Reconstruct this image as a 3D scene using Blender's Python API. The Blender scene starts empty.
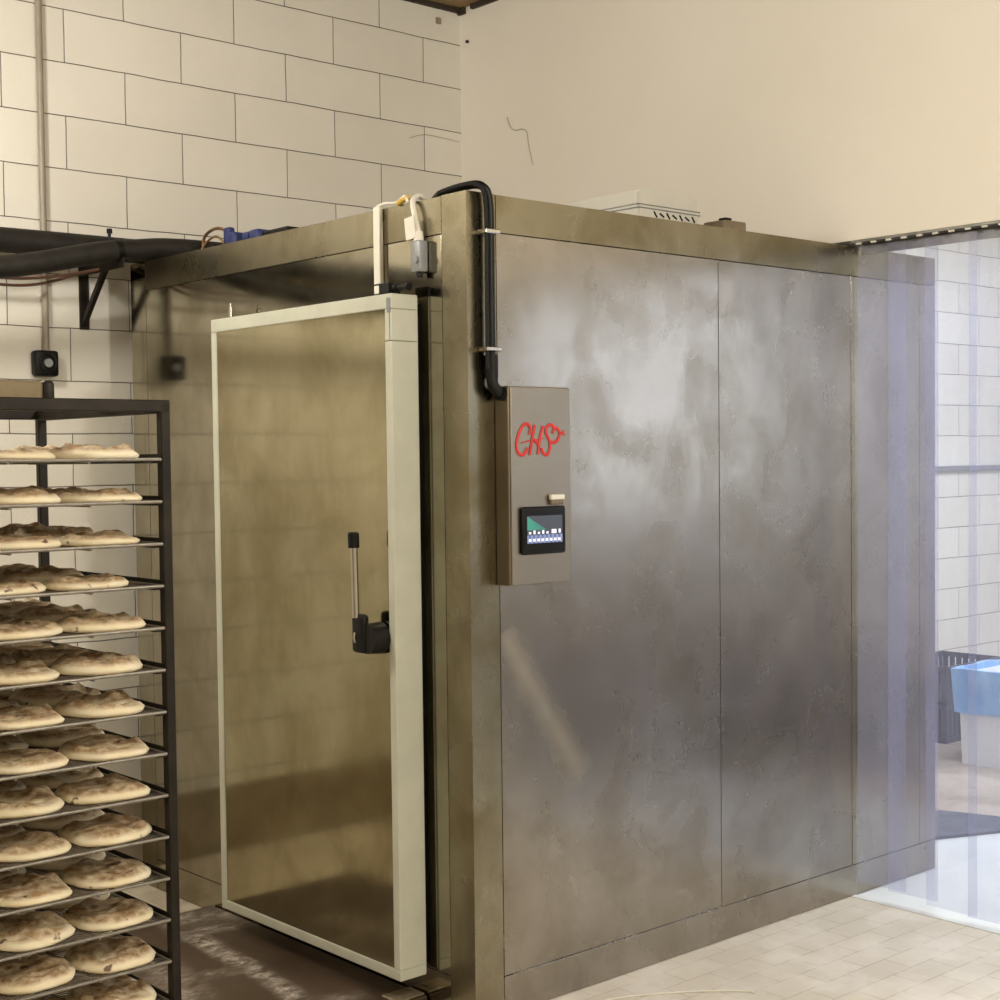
import bpy, bmesh, math, random
from mathutils import Vector, Matrix, noise
random.seed(7)
sc = bpy.context.scene
COL = sc.collection

# ------------------------------------------------------------------ camera
cd = bpy.data.cameras.new('camera'); cam = bpy.data.objects.new('camera', cd); COL.objects.link(cam)
PITCH, ROLL, YAW = 0.0382, -0.01172, 0.84776
fw = Vector((math.cos(YAW)*math.cos(PITCH), math.sin(YAW)*math.cos(PITCH), -math.sin(PITCH)))
rt = Vector((math.sin(YAW), -math.cos(YAW), 0)); up = rt.cross(fw)
r2 = rt*math.cos(ROLL)+up*math.sin(ROLL); u2 = up*math.cos(ROLL)-rt*math.sin(ROLL)
m = Matrix((r2, u2, -fw)).transposed().to_4x4(); m.translation = (-2.6893, -3.1756, 1.608)
cam.matrix_world = m
cd.sensor_width = 36; cd.lens = 1485.6*36/1000; cd.shift_y = 0.01535; cd.clip_start = 0.05
sc.camera = cam

# ------------------------------------------------------------------ world, exposure, big lights
w = bpy.data.worlds.new('world'); sc.world = w; w.use_nodes = True
w.node_tree.nodes['Background'].inputs[0].default_value = (0.75, 0.85, 1.0, 1)
w.node_tree.nodes['Background'].inputs[1].default_value = 0.3
sc.view_settings.view_transform = 'Standard'; sc.view_settings.look = 'None'
sc.view_settings.gamma = 1; sc.view_settings.use_curve_mapping = False
sc.view_settings.exposure = 0.0

def area(name, loc, target, sx, sy, power, col):
    l = bpy.data.lights.new(name, 'AREA'); l.shape = 'RECTANGLE'; l.size = sx; l.size_y = sy
    l.energy = power; l.color = col
    o = bpy.data.objects.new(name, l); COL.objects.link(o); o.location = loc
    d = Vector(target)-Vector(loc); o.rotation_euler = d.to_track_quat('-Z', 'Y').to_euler()
    return o
WARM = (1.0, 0.955, 0.87)
def bulb(name, loc, power, col, rad=0.16):
    l = bpy.data.lights.new(name, 'POINT'); l.energy = power; l.color = col; l.shadow_soft_size = rad
    o = bpy.data.objects.new(name, l); COL.objects.link(o); o.location = loc
    return o
bulb('left_lamp_light', (-1.6, 0.95, 3.0), 95, WARM)
bulb('front_lamp_light', (-0.2, -2.7, 2.9), 170, WARM)
bulb('rear_lamp_light', (-3.4, -2.6, 3.05), 60, WARM)
area('next_room_overhead_fill', (4.2, -0.6, 3.6), (4.2, -0.6, 0), 3.0, 2.5, 300, (0.80, 0.89, 1.0))  # added unseen area lamp standing in for the next room's daylight
area('next_room_side_fill', (6.6, -5.6, 2.2), (4.6, 2.0, 1.2), 2.4, 2.0, 55, (0.80, 0.89, 1.0))  # added unseen daylight lamp, mirrored as a pale glow in the steel side

# ------------------------------------------------------------------ materials
def lin(c):
    r = []
    for v in c:
        v /= 255.0
        r.append(v/12.92 if v <= 0.04045 else ((v+0.055)/1.055)**2.4)
    return (*r, 1)
class NT:
    def __init__(s, name):
        s.m = bpy.data.materials.new(name); s.m.use_nodes = True; s.t = s.m.node_tree
        s.b = s.t.nodes['Principled BSDF']; s.out = s.t.nodes['Material Output']
    def n(s, typ, **kw):
        o = s.t.nodes.new(typ)
        for k, v in kw.items():
            if k.startswith('i_'):
                key = k[2:]; key = int(key) if key.isdigit() else key.replace('_', ' ')
                s.put(o.inputs[key], v)
            else: setattr(o, k, v)
        return o
    def put(s, inp, v):
        if hasattr(v, 'is_linked') or isinstance(v, bpy.types.NodeSocket): s.t.links.new(v, inp)
        else: inp.default_value = v
    def pos(s, scale=(1, 1, 1), loc=(0, 0, 0), rot=(0, 0, 0)):
        g = s.n('ShaderNodeNewGeometry')
        mp = s.n('ShaderNodeMapping', i_0=g.outputs['Position'])
        mp.inputs['Location'].default_value = loc; mp.inputs['Scale'].default_value = scale
        mp.inputs['Rotation'].default_value = rot
        return mp.outputs[0]
    def obj(s, scale=(1, 1, 1)):
        g = s.n('ShaderNodeTexCoord'); mp = s.n('ShaderNodeMapping', i_0=g.outputs['Object'])
        mp.inputs['Scale'].default_value = scale
        return mp.outputs[0]
    def noise(s, vec, scale, detail=4, rough=0.55, dist=0):
        o = s.n('ShaderNodeTexNoise', i_Vector=vec, i_Scale=scale, i_Detail=detail, i_Roughness=rough, i_Distortion=dist)
        return o.outputs[0]
    def ramp(s, fac, stops):
        o = s.n('ShaderNodeValToRGB', i_0=fac); e = o.color_ramp.elements
        while len(e) < len(stops): e.new(0.5)
        for k, (p, c) in enumerate(stops):
            e[k].position = p
            e[k].color = (c, c, c, 1) if isinstance(c, (int, float)) else c
        return o.outputs[0]
    def mix(s, fac, a, b, mode='MIX'):
        o = s.n('ShaderNodeMix', data_type='RGBA', blend_type=mode)
        s.put(o.inputs[0], fac); s.put(o.inputs[6], a); s.put(o.inputs[7], b)
        return o.outputs[2]
    def math(s, op, a, b=0.0):
        o = s.n('ShaderNodeMath', operation=op); s.put(o.inputs[0], a); s.put(o.inputs[1], b)
        return o.outputs[0]
    def bump(s, h, strength=0.3, dist=0.002, prev=None):
        o = s.n('ShaderNodeBump', i_Strength=strength, i_Distance=dist, i_Height=h)
        if prev: s.put(o.inputs['Normal'], prev)
        s.put(s.b.inputs['Normal'], o.outputs[0]); return o.outputs[0]
    def set(s, **kw):
        for k, v in kw.items(): s.put(s.b.inputs[k.replace('_', ' ')], v)
        return s

def plain(name, c, rough=0.5, metal=0.0, vary=0.12, scale=20, spec=None):
    t = NT(name); c = lin(c)
    n = t.noise(t.obj(), scale, 4)
    d = tuple(x*(1-vary) for x in c[:3])+(1,); u = tuple(min(1, x*(1+vary)) for x in c[:3])+(1,)
    t.set(Base_Color=t.ramp(n, [(0.35, d), (0.65, u)]), Roughness=rough, Metallic=metal)
    if spec is not None: t.set(Specular_IOR_Level=spec)
    return t.m

def block_wall():
    t = NT('painted concrete block')
    g = t.n('ShaderNodeNewGeometry'); sp = t.n('ShaderNodeSeparateXYZ', i_0=g.outputs['Position'])
    nz = t.noise(t.pos(), 3.0, 3); off = t.math('MULTIPLY', t.math('SUBTRACT', nz, 0.5), 0.012)
    x = t.math('ADD', t.math('ADD', sp.outputs[0], 0.1521+20*0.4962), off); z = t.math('ADD', t.math('SUBTRACT', sp.outputs[2], 0.1224), off)
    v = t.n('ShaderNodeCombineXYZ', i_0=x, i_1=z)
    br = t.n('ShaderNodeTexBrick', i_Vector=v.outputs[0], i_Scale=1.0)
    br.inputs['Brick Width'].default_value = 0.4962; br.inputs['Row Height'].default_value = 0.2
    br.inputs['Mortar Size'].default_value = 0.0024; br.inputs['Mortar Smooth'].default_value = 0.6
    br.inputs['Bias'].default_value = 0
    fine = t.noise(t.pos(), 90, 5); big = t.noise(t.pos(), 1.3, 4)
    base = t.ramp(big, [(0.3, lin((224, 219, 207))), (0.7, lin((236, 232, 221)))])
    br.inputs['Color1'].default_value = (1, 1, 1, 1); br.inputs['Color2'].default_value = (0.93, 0.93, 0.92, 1)
    base = t.mix(1.0, base, br.outputs[0], 'MULTIPLY')
    brk = t.noise(t.pos(), 4.5, 3)
    mf = t.math('MULTIPLY', br.outputs['Fac'], t.ramp(brk, [(0.35, 0.08), (0.65, 0.42)]))
    col = t.mix(mf, base, lin((166, 154, 136)))
    t.set(Base_Color=col, Roughness=0.55)
    h = t.math('ADD', t.math('MULTIPLY', br.outputs['Fac'], -1.0), t.math('MULTIPLY', fine, 0.25))
    t.bump(h, 0.55, 0.005)
    return t.m
def plaster():
    t = NT('smooth beige plaster')
    n = t.noise(t.pos(), 1.1, 4); f = t.noise(t.pos(), 60, 4)
    t.set(Base_Color=t.ramp(n, [(0.3, lin((232, 226, 212))), (0.7, lin((238, 232, 220)))]), Roughness=0.7)
    t.bump(f, 0.15, 0.002)
    return t.m
def tile_floor():
    t = NT('cream brick floor tile')
    g = t.n('ShaderNodeNewGeometry'); sp = t.n('ShaderNodeSeparateXYZ', i_0=g.outputs['Position'])
    v = t.n('ShaderNodeCombineXYZ', i_0=t.math('ADD', sp.outputs[0], 20-0.808+0.0), i_1=t.math('ADD', sp.outputs[1], 20.17))
    br = t.n('ShaderNodeTexBrick', i_Vector=v.outputs[0], i_Scale=1.0)
    br.inputs['Brick Width'].default_value = 0.2; br.inputs['Row Height'].default_value = 0.1
    br.inputs['Mortar Size'].default_value = 0.0022; br.inputs['Mortar Smooth'].default_value = 0.3
    br.inputs['Color1'].default_value = lin((218, 208, 188)); br.inputs['Color2'].default_value = lin((213, 203, 183))
    br.inputs['Mortar'].default_value = lin((182, 170, 152))
    n = t.noise(t.pos(), 5, 5, 0.7); st = t.noise(t.pos((1, 1, 1)), 1.6, 4)
    c = t.mix(t.ramp(n, [(0.45, 0.0), (0.62, 0.75)]), br.outputs[0], lin((230, 222, 206)))
    c = t.mix(t.ramp(st, [(0.5, 0.0), (0.75, 0.35)]), c, lin((192, 178, 154)))
    t.set(Base_Color=c, Roughness=t.ramp(n, [(0.3, 0.28), (0.7, 0.5)]))
    t.bump(br.outputs['Fac'], -0.3, 0.002)
    return t.m
def concrete():
    t = NT('worn beige concrete')
    n = t.noise(t.pos(), 2.2, 6, 0.7, 0.6); f = t.noise(t.pos(), 14, 5, 0.7)
    c = t.ramp(n, [(0.25, lin((120, 105, 92))), (0.5, lin((168, 152, 134))), (0.75, lin((192, 178, 160)))])
    c = t.mix(t.ramp(f, [(0.5, 0), (0.75, 0.4)]), c, lin((110, 95, 84)))
    t.set(Base_Color=c, Roughness=0.45); t.bump(f, 0.2, 0.003)
    return t.m
def steel(name, c1, c2, stain, rough=(0.2, 0.4), amt=0.5, seed=0.0, pale=None, smear=None):
    t = NT(name)
    p = t.pos(loc=(seed, seed*1.7, seed*0.6))
    a = t.noise(p, 1.5, 5, 0.62, 0.8); b = t.noise(p, 4.0, 4, 0.55, 0.5); d = t.noise(p, 2.4, 4, 0.58, 0.3)
    v = t.noise(t.pos((1, 1, 0.3), (seed, 3, 1)), 7, 5, 0.7)
    col = t.ramp(a, [(0.30, lin(c1)), (0.70, lin(c2))])
    sm = t.math('MULTIPLY', t.ramp(t.math('ADD', t.math('MULTIPLY', b, 0.72), t.math('MULTIPLY', v, 0.28)), [(0.42, 0.0), (0.62, 1.0)]), amt)
    col = t.mix(sm, col, lin(stain))
    if pale: col = t.mix(t.ramp(d, [(0.44, 0.0), (0.74, 0.40)]), col, lin(pale))
    spk = t.n('ShaderNodeTexVoronoi', i_Vector=p, i_Scale=7.0)
    dm = t.math('MULTIPLY', t.ramp(spk.outputs[0], [(0.0, 1.0), (0.02, 1.0), (0.04, 0.0)]), t.ramp(a, [(0.5, 0.0), (0.6, 0.5)]))
    col = t.mix(dm, col, lin((80, 70, 58)))
    rr = t.math('ADD', t.ramp(a, [(0.25, rough[0]), (0.75, rough[1])]), t.math('ADD', t.math('MULTIPLY', sm, 0.10), t.ramp(d, [(0.46, 0.0), (0.72, 0.04)])))
    if smear:      # a wiped smear of flour along a line from (x0, z0) to (x1, z1)
        (ax, az), (bx, bz) = smear
        L_ = math.hypot(bx-ax, bz-az); ux, uz = (bx-ax)/L_, (bz-az)/L_
        g = t.n('ShaderNodeNewGeometry'); sp = t.n('ShaderNodeSeparateXYZ', i_0=g.outputs['Position'])
        dx = t.math('SUBTRACT', sp.outputs[0], ax); dz = t.math('SUBTRACT', sp.outputs[2], az)
        al = t.math('DIVIDE', t.math('ADD', t.math('MULTIPLY', dx, ux), t.math('MULTIPLY', dz, uz)), L_)
        ac = t.math('ABSOLUTE', t.math('ADD', t.math('SUBTRACT', t.math('MULTIPLY', dx, uz), t.math('MULTIPLY', dz, ux)), t.math('MULTIPLY', t.math('SUBTRACT', b, 0.5), 0.06)))
        m = t.math('MULTIPLY', t.ramp(ac, [(0.0, 1.0), (0.03, 0.5), (0.07, 0.0)]), t.ramp(al, [(0.0, 0.0), (0.06, 1.0), (0.9, 0.7), (1.0, 0.0)]))
        m = t.math('MULTIPLY', m, 0.28)
        col = t.mix(m, col, lin((196, 184, 158))); rr = t.math('ADD', rr, t.math('MULTIPLY', m, 0.4))
        t.put(t.b.inputs['Metallic'], t.math('SUBTRACT', 1.0, t.math('MULTIPLY', m, 0.6)))
        t.set(Base_Color=col, Roughness=rr)
    else: t.set(Base_Color=col, Metallic=1.0, Roughness=rr)
    t.bump(t.noise(p, 1.1, 0, 0.4), 0.06, 0.03)
    return t.m
def ramp_mat():
    t = NT('brown coated plate dusted with flour')
    n = t.noise(t.pos(), 3, 5, 0.65); c = t.ramp(n, [(0.3, lin((66, 53, 42))), (0.7, lin((92, 76, 62)))])
    f = t.noise(t.pos((4, 8, 1)), 4.0, 8, 0.8, 0.4); f2 = t.noise(t.pos(), 60, 5, 0.8); wob = t.noise(t.pos(), 3.5, 4)
    g = t.n('ShaderNodeNewGeometry'); sp = t.n('ShaderNodeSeparateXYZ', i_0=g.outputs['Position'])
    tot = None
    for (ax, ay), (bx, by), wd, st in RAMP_STREAKS:
        L_ = math.hypot(bx-ax, by-ay); ux, uy = (bx-ax)/L_, (by-ay)/L_
        dx = t.math('SUBTRACT', sp.outputs[0], ax); dy = t.math('SUBTRACT', sp.outputs[1], ay)
        al = t.math('DIVIDE', t.math('ADD', t.math('MULTIPLY', dx, ux), t.math('MULTIPLY', dy, uy)), L_)
        ac = t.math('ABSOLUTE', t.math('ADD', t.math('SUBTRACT', t.math('MULTIPLY', dx, uy), t.math('MULTIPLY', dy, ux)), t.math('MULTIPLY', t.math('SUBTRACT', wob, 0.5), 0.10)))
        m = t.math('MULTIPLY', t.ramp(ac, [(0.0, 1.0), (wd*.4, .7), (wd, 0.0)]), t.ramp(al, [(0.0, 0.0), (0.15, 1.0), (0.85, 1.0), (1.0, 0.0)]))
        m = t.math('MULTIPLY', m, st)
        tot = m if tot is None else t.math('MAXIMUM', tot, m)
    m = t.math('MULTIPLY', tot, t.ramp(f, [(0.42, 0.05), (0.60, 1.0)]))
    m = t.math('MULTIPLY', m, t.ramp(f2, [(0.3, 0.3), (0.6, 1.0)]))
    t.set(Base_Color=t.mix(m, c, lin((224, 214, 202))), Roughness=t.math('ADD', 0.36, t.math('MULTIPLY', m, 0.4)))
    t.bump(f2, 0.1, 0.002)
    return t.m
RAMP_STREAKS = [((-.25, 1.42), (.05, 1.30), .12, .8), ((-.30, 1.25), (.05, 1.15), .06, .7), ((-.22, 1.30), (-.30, .35), .055, 1.0), ((-.45, 1.1), (-.55, .6), .10, .6), ((-.7, .9), (-.2, .75), .05, .5), ((-.8, .5), (-.1, .35), .06, .5)]
def bread_mat():
    t = NT('pale baked dough')
    g = t.n('ShaderNodeTexCoord'); oi = t.n('ShaderNodeObjectInfo')
    sh = t.math('MULTIPLY', oi.outputs['Random'], 37.0)
    cv = t.n('ShaderNodeCombineXYZ', i_0=sh, i_1=sh, i_2=sh)
    va = t.n('ShaderNodeVectorMath', operation='ADD', i_0=g.outputs['Object'], i_1=cv.outputs[0]).outputs[0]
    a = t.noise(va, 14, 5, 0.6); b = t.noise(va, 40, 5, 0.7); d = t.noise(va, 30, 2, 0.5)
    sp = t.n('ShaderNodeSeparateXYZ', i_0=g.outputs['Object'])
    top = t.ramp(sp.outputs[2], [(0.015, 0.0), (0.023, 1.0)])
    c = t.ramp(a, [(0.3, lin((236, 218, 178))), (0.6, lin((246, 234, 204)))])
    toast_shade = t.ramp(a, [(0.35, lin((112, 80, 44))), (0.65, lin((166, 130, 84)))])  # toasted tops; shade from the tray above is painted into this brown
    c = t.mix(t.math('MULTIPLY', top, t.ramp(b, [(0.35, 0.35), (0.6, 0.95)])), c, toast_shade)
    c = t.mix(t.ramp(d, [(0.68, 0.0), (0.73, 0.85)]), c, lin((84, 50, 24)))
    t.set(Base_Color=c, Roughness=0.75, Subsurface_Weight=0.05)
    t.bump(b, 0.35, 0.004)
    return t.m
def strip_mat():
    t = NT('clear lavender tinted plastic')
    nt = t.t; nt.nodes.remove(t.b)
    tr = t.n('ShaderNodeBsdfTransparent'); tr.inputs[0].default_value = (0.965, 0.967, 0.985, 1)
    di = t.n('ShaderNodeBsdfDiffuse'); di.inputs[0].default_value = lin((196, 196, 218))
    tl = t.n('ShaderNodeBsdfTranslucent'); tl.inputs[0].default_value = lin((190, 193, 224))
    gl = t.n('ShaderNodeBsdfGlossy'); gl.inputs[0].default_value = (0.9, 0.9, 1, 1); gl.inputs['Roughness'].default_value = 0.08
    n = t.noise(t.pos((1, 1, 0.15)), 12, 4, 0.6)
    s1 = t.n('ShaderNodeMixShader', i_0=0.5, i_1=di.outputs[0], i_2=tl.outputs[0])
    s2 = t.n('ShaderNodeMixShader', i_0=t.ramp(n, [(0.3, 0.10), (0.7, 0.16)]), i_1=tr.outputs[0], i_2=s1.outputs[0])
    s3 = t.n('ShaderNodeMixShader', i_0=0.035, i_1=s2.outputs[0], i_2=gl.outputs[0])
    nt.links.new(s3.outputs[0], t.out.inputs[0])
    return t.m
def screen_mat():
    t = NT('lit touch screen')
    g = t.n('ShaderNodeTexCoord'); sp = t.n('ShaderNodeSeparateXYZ', i_0=g.outputs['Generated'])
    x, z = sp.outputs[0], sp.outputs[2]
    tri = t.math('LESS_THAN', t.math('ADD', t.math('MULTIPLY', x, 0.92), z), 0.98)
    tri = t.math('MULTIPLY', tri, t.math('GREATER_THAN', z, 0.48))
    green = t.mix(x, lin((90, 205, 170)), lin((60, 120, 120)))
    col = t.mix(tri, lin((92, 96, 104)), green)
    bar = t.math('LESS_THAN', z, 0.30)
    st = t.n('ShaderNodeTexWave', wave_type='BANDS', bands_direction='X', i_Vector=g.outputs['Generated'], i_Scale=2.6)
    col = t.mix(bar, col, t.mix(t.math('GREATER_THAN', st.outputs[0], 0.6), lin((190, 205, 245)), lin((120, 140, 205))))
    t.set(Base_Color=(0.01, 0.01, 0.01, 1), Roughness=0.2, Emission_Color=col, Emission_Strength=0.55)
    return t.m
def bag_mat():
    t = NT('thin blue plastic bag')
    n = t.noise(t.pos((1, 1, 0.4)), 9, 5, 0.6)
    t.set(Base_Color=t.ramp(n, [(0.3, lin((92, 146, 206))), (0.7, lin((150, 196, 238)))]), Roughness=0.3)
    t.bump(n, 0.6, 0.02)
    return t.m

M = dict(
    block=block_wall(), plaster=plaster(), tile=tile_floor(), concrete=concrete(), ramp=ramp_mat(),
    bread=bread_mat(), strip=strip_mat(), screen=screen_mat(), bag=bag_mat(),
    steel_front=steel('stained brushed steel', (150, 144, 126), (168, 162, 144), (122, 112, 88), (0.06, 0.11), 0.6),
    steel_door=steel('stained door steel', (152, 144, 118), (172, 165, 138), (124, 112, 76), (0.045, 0.09), 0.6, seed=4.3, pale=(176, 168, 140)),
    steel_side=steel('dull brushed steel', (152, 145, 133), (164, 157, 146), (126, 116, 98), (0.20, 0.26), 0.55, seed=9.1, pale=(176, 169, 158), smear=((.115, 1.12), (.44, .62))),
    steel_trim=steel('trim steel', (136, 129, 108), (154, 147, 126), (112, 100, 70), (0.20, 0.30), 0.7, seed=2.2),
    steel_box=steel('control box steel', (150, 142, 128), (160, 152, 138), (138, 130, 114), (0.34, 0.42), 0.2, seed=6.0),
    frame=plain('pale grey coated frame', (196, 197, 180), 0.42, 0, 0.05, 8),
    black=plain('black plastic', (14, 13, 12), 0.45, 0, 0.2, 30, spec=0.25),
    rubber=plain('black rubber', (14, 13, 12), 0.8, 0, 0.2, 30),
    rack=plain('scorched dark rack steel', (34, 28, 20), 0.5, 0.2, 0.45, 14, spec=0.3),
    rack_tan=plain('heat tanned steel', (120, 106, 78), 0.45, 0.5, 0.2, 10),
    wire=plain('grey tray wire', (132, 126, 116), 0.5, 0.5, 0.15, 30),
    mesh=plain('dark tray wire', (104, 96, 86), 0.45, 0.7, 0.25, 30),
    pipe=plain('black foam pipe lagging', (36, 33, 29), 0.6, 0, 0.25, 18, spec=0.3),
    conduit=plain('grey conduit', (146, 136, 120), 0.4, 0.0, 0.1, 12),
    brown=plain('brown cable', (92, 62, 46), 0.5, 0, 0.1, 20),
    grey=plain('grey cast box', (140, 142, 142), 0.45, 0.2, 0.08, 20),
    white=plain('white plastic', (232, 228, 214), 0.4, 0, 0.04, 20),
    yellow=plain('yellow sleeve', (206, 170, 60), 0.5, 0, 0.1, 20),
    blue=plain('blue plastic', (38, 50, 106), 0.45, 0, 0.15, 20),
    red=plain('red paint', (206, 42, 34), 0.5, 0, 0.06, 20),
    copper=plain('dull brass', (150, 120, 84), 0.4, 0.8, 0.2, 20),
    chrome=plain('bright steel bar', (190, 186, 176), 0.22, 1, 0.05, 20),
    rail=plain('dark zinc rail', (124, 122, 114), 0.42, 0.6, 0.2, 14),
    dado=plain('grey brown skirting', (158, 146, 124), 0.5, 0, 0.15, 6),
    wood=plain('brown ceiling board', (128, 106, 72), 0.7, 0, 0.25, 5),
    dark=plain('dark brown edge', (52, 42, 32), 0.7, 0, 0.3, 9),  # dark brown of the ceiling edge strips and the nail
    bin=plain('off white tub plastic', (226, 228, 230), 0.4, 0, 0.03, 6),
    crate=plain('dark grey crate', (58, 56, 56), 0.5, 0, 0.2, 14),
    plate=plain('grey floor plate', (92, 94, 102), 0.4, 0.4, 0.25, 12),
    pale=plain('pale sealed floor', (214, 214, 210), 0.22, 0, 0.05, 3),
    zinc=plain('aluminium threshold', (170, 156, 132), 0.4, 0.6, 0.15, 14),
    brownbox=plain('brown electrical box', (124, 110, 86), 0.5, 0, 0.12, 20),
    casing=plain('pale grey casing', (206, 204, 192), 0.45, 0, 0.03, 6),
    lampglass=plain('lamp diffuser', (240, 238, 230), 0.4, 0, 0.02, 6),
    seam=plain('seam shadow gap', (46, 42, 36), 0.7, 0, 0.1, 10),
)

# ------------------------------------------------------------------ mesh helpers
class MB:
    def __init__(s): s.bm = bmesh.new()
    def box(s, a, b, bevel=0.0, rot=None, piv=None, seg=1):
        a = Vector(a); b = Vector(b); c = (a+b)/2; d = b-a
        r = bmesh.ops.create_cube(s.bm, size=1.0)
        for v in r['verts']: v.co = Vector((v.co.x*abs(d.x), v.co.y*abs(d.y), v.co.z*abs(d.z)))+c
        if bevel:
            es = list({e for v in r['verts'] for e in v.link_edges})
            g = bmesh.ops.bevel(s.bm, geom=es, offset=bevel, segments=seg, affect='EDGES', profile=0.5)
            vs = list({v for f in g['faces'] for v in f.verts} | {v for v in r['verts'] if v.is_valid})
        else: vs = r['verts']
        if rot is not None:
            piv = Vector(piv if piv is not None else c)
            for v in vs: v.co = rot @ (v.co-piv)+piv
        return s
    def tube(s, pts, rad, n=10, cap=True, closed=False):
        pts = [Vector(p) for p in pts]; N = len(pts)
        rads = rad if isinstance(rad, (list, tuple)) else [rad]*N
        t0 = (pts[1]-pts[0]).normalized()
        ref = Vector((0, 0, 1)) if abs(t0.z) < 0.9 else Vector((1, 0, 0))
        nrm = t0.cross(ref).normalized(); rings = []; pt = t0
        for i, p in enumerate(pts):
            if closed: t = (pts[(i+1) % N]-pts[i-1]).normalized()
            else: t = (pts[min(i+1, N-1)]-pts[max(i-1, 0)]).normalized()
            q = pt.rotation_difference(t); nrm = q @ nrm; nrm = (nrm-t*nrm.dot(t)).normalized(); pt = t
            bi = t.cross(nrm)
            rings.append([s.bm.verts.new(p+(nrm*math.cos(2*math.pi*k/n)+bi*math.sin(2*math.pi*k/n))*rads[i]) for k in range(n)])
        rng = range(N) if closed else range(N-1)
        for i in rng:
            A = rings[i]; B = rings[(i+1) % N]
            for k in range(n): s.bm.faces.new((A[k], A[(k+1) % n], B[(k+1) % n], B[k]))
        if cap and not closed:
            s.bm.faces.new(rings[0][::-1]); s.bm.faces.new(rings[-1])
        return s
    def prism(s, poly, lo, hi, axis='z'):
        def mk(p, h):
            if axis == 'z': return Vector((p[0], p[1], h))
            if axis == 'y': return Vector((p[0], h, p[1]))
            return Vector((h, p[0], p[1]))
        A = [s.bm.verts.new(mk(p, lo)) for p in poly]; B = [s.bm.verts.new(mk(p, hi)) for p in poly]
        n = len(poly)
        s.bm.faces.new(A[::-1]); s.bm.faces.new(B)
        for i in range(n): s.bm.faces.new((A[i], A[(i+1) % n], B[(i+1) % n], B[i]))
        return s
    def build(s, name, mat, parent=None, smooth=False, **props):
        bmesh.ops.recalc_face_normals(s.bm, faces=s.bm.faces)
        me = bpy.data.meshes.new(name); s.bm.to_mesh(me); s.bm.free()
        if smooth:
            me.polygons.foreach_set('use_smooth', [True]*len(me.polygons))
            try: me.set_sharp_from_angle(angle=math.radians(40))
            except Exception: pass
        me.materials.append(mat)
        o = bpy.data.objects.new(name, me); COL.objects.link(o)
        if parent: o.parent = parent
        for k, v in props.items(): o[k] = v
        return o
def tag(o, label, cat, group=None, kind=None):
    o['label'] = label; o['category'] = cat
    if group: o['group'] = group
    if kind: o['kind'] = kind
    return o
def empty(name, loc, label, cat, group=None):
    o = bpy.data.objects.new(name, None); COL.objects.link(o); o.location = loc; o.empty_display_size = 0.1
    return tag(o, label, cat, group)
def local(o, root):           # mesh was written in world coordinates: move it into its thing's frame
    off = Vector(root.location)
    for v in o.data.vertices: v.co -= off
    o.parent = root
    return o
def struct(o): o['kind'] = 'structure'; return o
def smooth_path(ctrl, n=8, closed=False):
    P = [Vector(c) for c in ctrl]; out = []
    N = len(P); rng = range(N if closed else N-1)
    for i in rng:
        if closed: a, b, c, d = P[i-1], P[i], P[(i+1) % N], P[(i+2) % N]
        else: a, b, c, d = P[max(i-1, 0)], P[i], P[i+1], P[min(i+2, N-1)]
        for k in range(n):
            t = k/n
            out.append(0.5*((2*b)+(c-a)*t+(2*a-5*b+4*c-d)*t*t+(3*b-a-3*c+d)*t**3))
    if not closed: out.append(P[-1])
    return out

# ------------------------------------------------------------------ the setting
H, L, W, WB, XW, ZC, HL = 2.355, 2.348, 1.962, 2.1585, 1.805, 3.69, 2.373
X0, Y0, X1 = -5.2, -6.2, 7.8
struct(MB().box((X0-.2, Y0-.2, -.15), (XW+.02, WB+.2, 0)).build('floor', M['tile']))
struct(MB().box((XW+.02, Y0-.2, -.15), (3.1, WB+.2, -.001)).build('floor', M['pale']))
struct(MB().box((3.1, Y0-.2, -.15), (X1+.2, WB+.2, 0)).build('floor', M['concrete']))
struct(MB().box((X0-.2, Y0-.2, ZC), (X1+.2, WB+.2, ZC+.15)).build('ceiling', M['wood']))
struct(MB().box((X0-.2, WB, 0), (X1+.2, WB+.2, ZC)).build('wall_left', M['block']))
# plaster wall with the opening the steel chamber and the strip curtain stand in
struct(MB().box((XW, -3.1, HL), (XW+.22, WB, ZC)).box((XW, Y0, 0), (XW+.22, -3.1, ZC)).box((XW, W+.012, 0), (XW+.22, WB, HL)).build('wall_back', M['plaster']))
struct(MB().box((X0-.2, Y0-.2, 0), (X0, WB, ZC)).build('wall_front', M['plaster']))
struct(MB().box((X0-.2, Y0-.2, 0), (X1+.2, Y0, ZC)).build('wall_right', M['plaster']))
struct(MB().box((X1, Y0, 0), (X1+.2, WB, ZC)).build('wall_far', M['block']))
struct(MB().box((X0, WB-.018, 0), (XW, WB-.001, 0.27), 0.004).build('baseboard_left', M['dado']))
struct(MB().box((XW-.018, W+.15, ZC-.03), (XW-.001, WB-.002, ZC-.001)).box((XW-.02, -3.5, ZC-.022), (XW-.001, W+.1, ZC-.001)).box((X0, WB-.02, ZC-.022), (XW, WB-.001, ZC-.001)).build('trim_1', M['dark']))
struct(MB().box((XW+.22, WB-.03, 1.49), (X1, WB-.001, 1.525), 0.004).build('trim_2', M['grey']))

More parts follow.
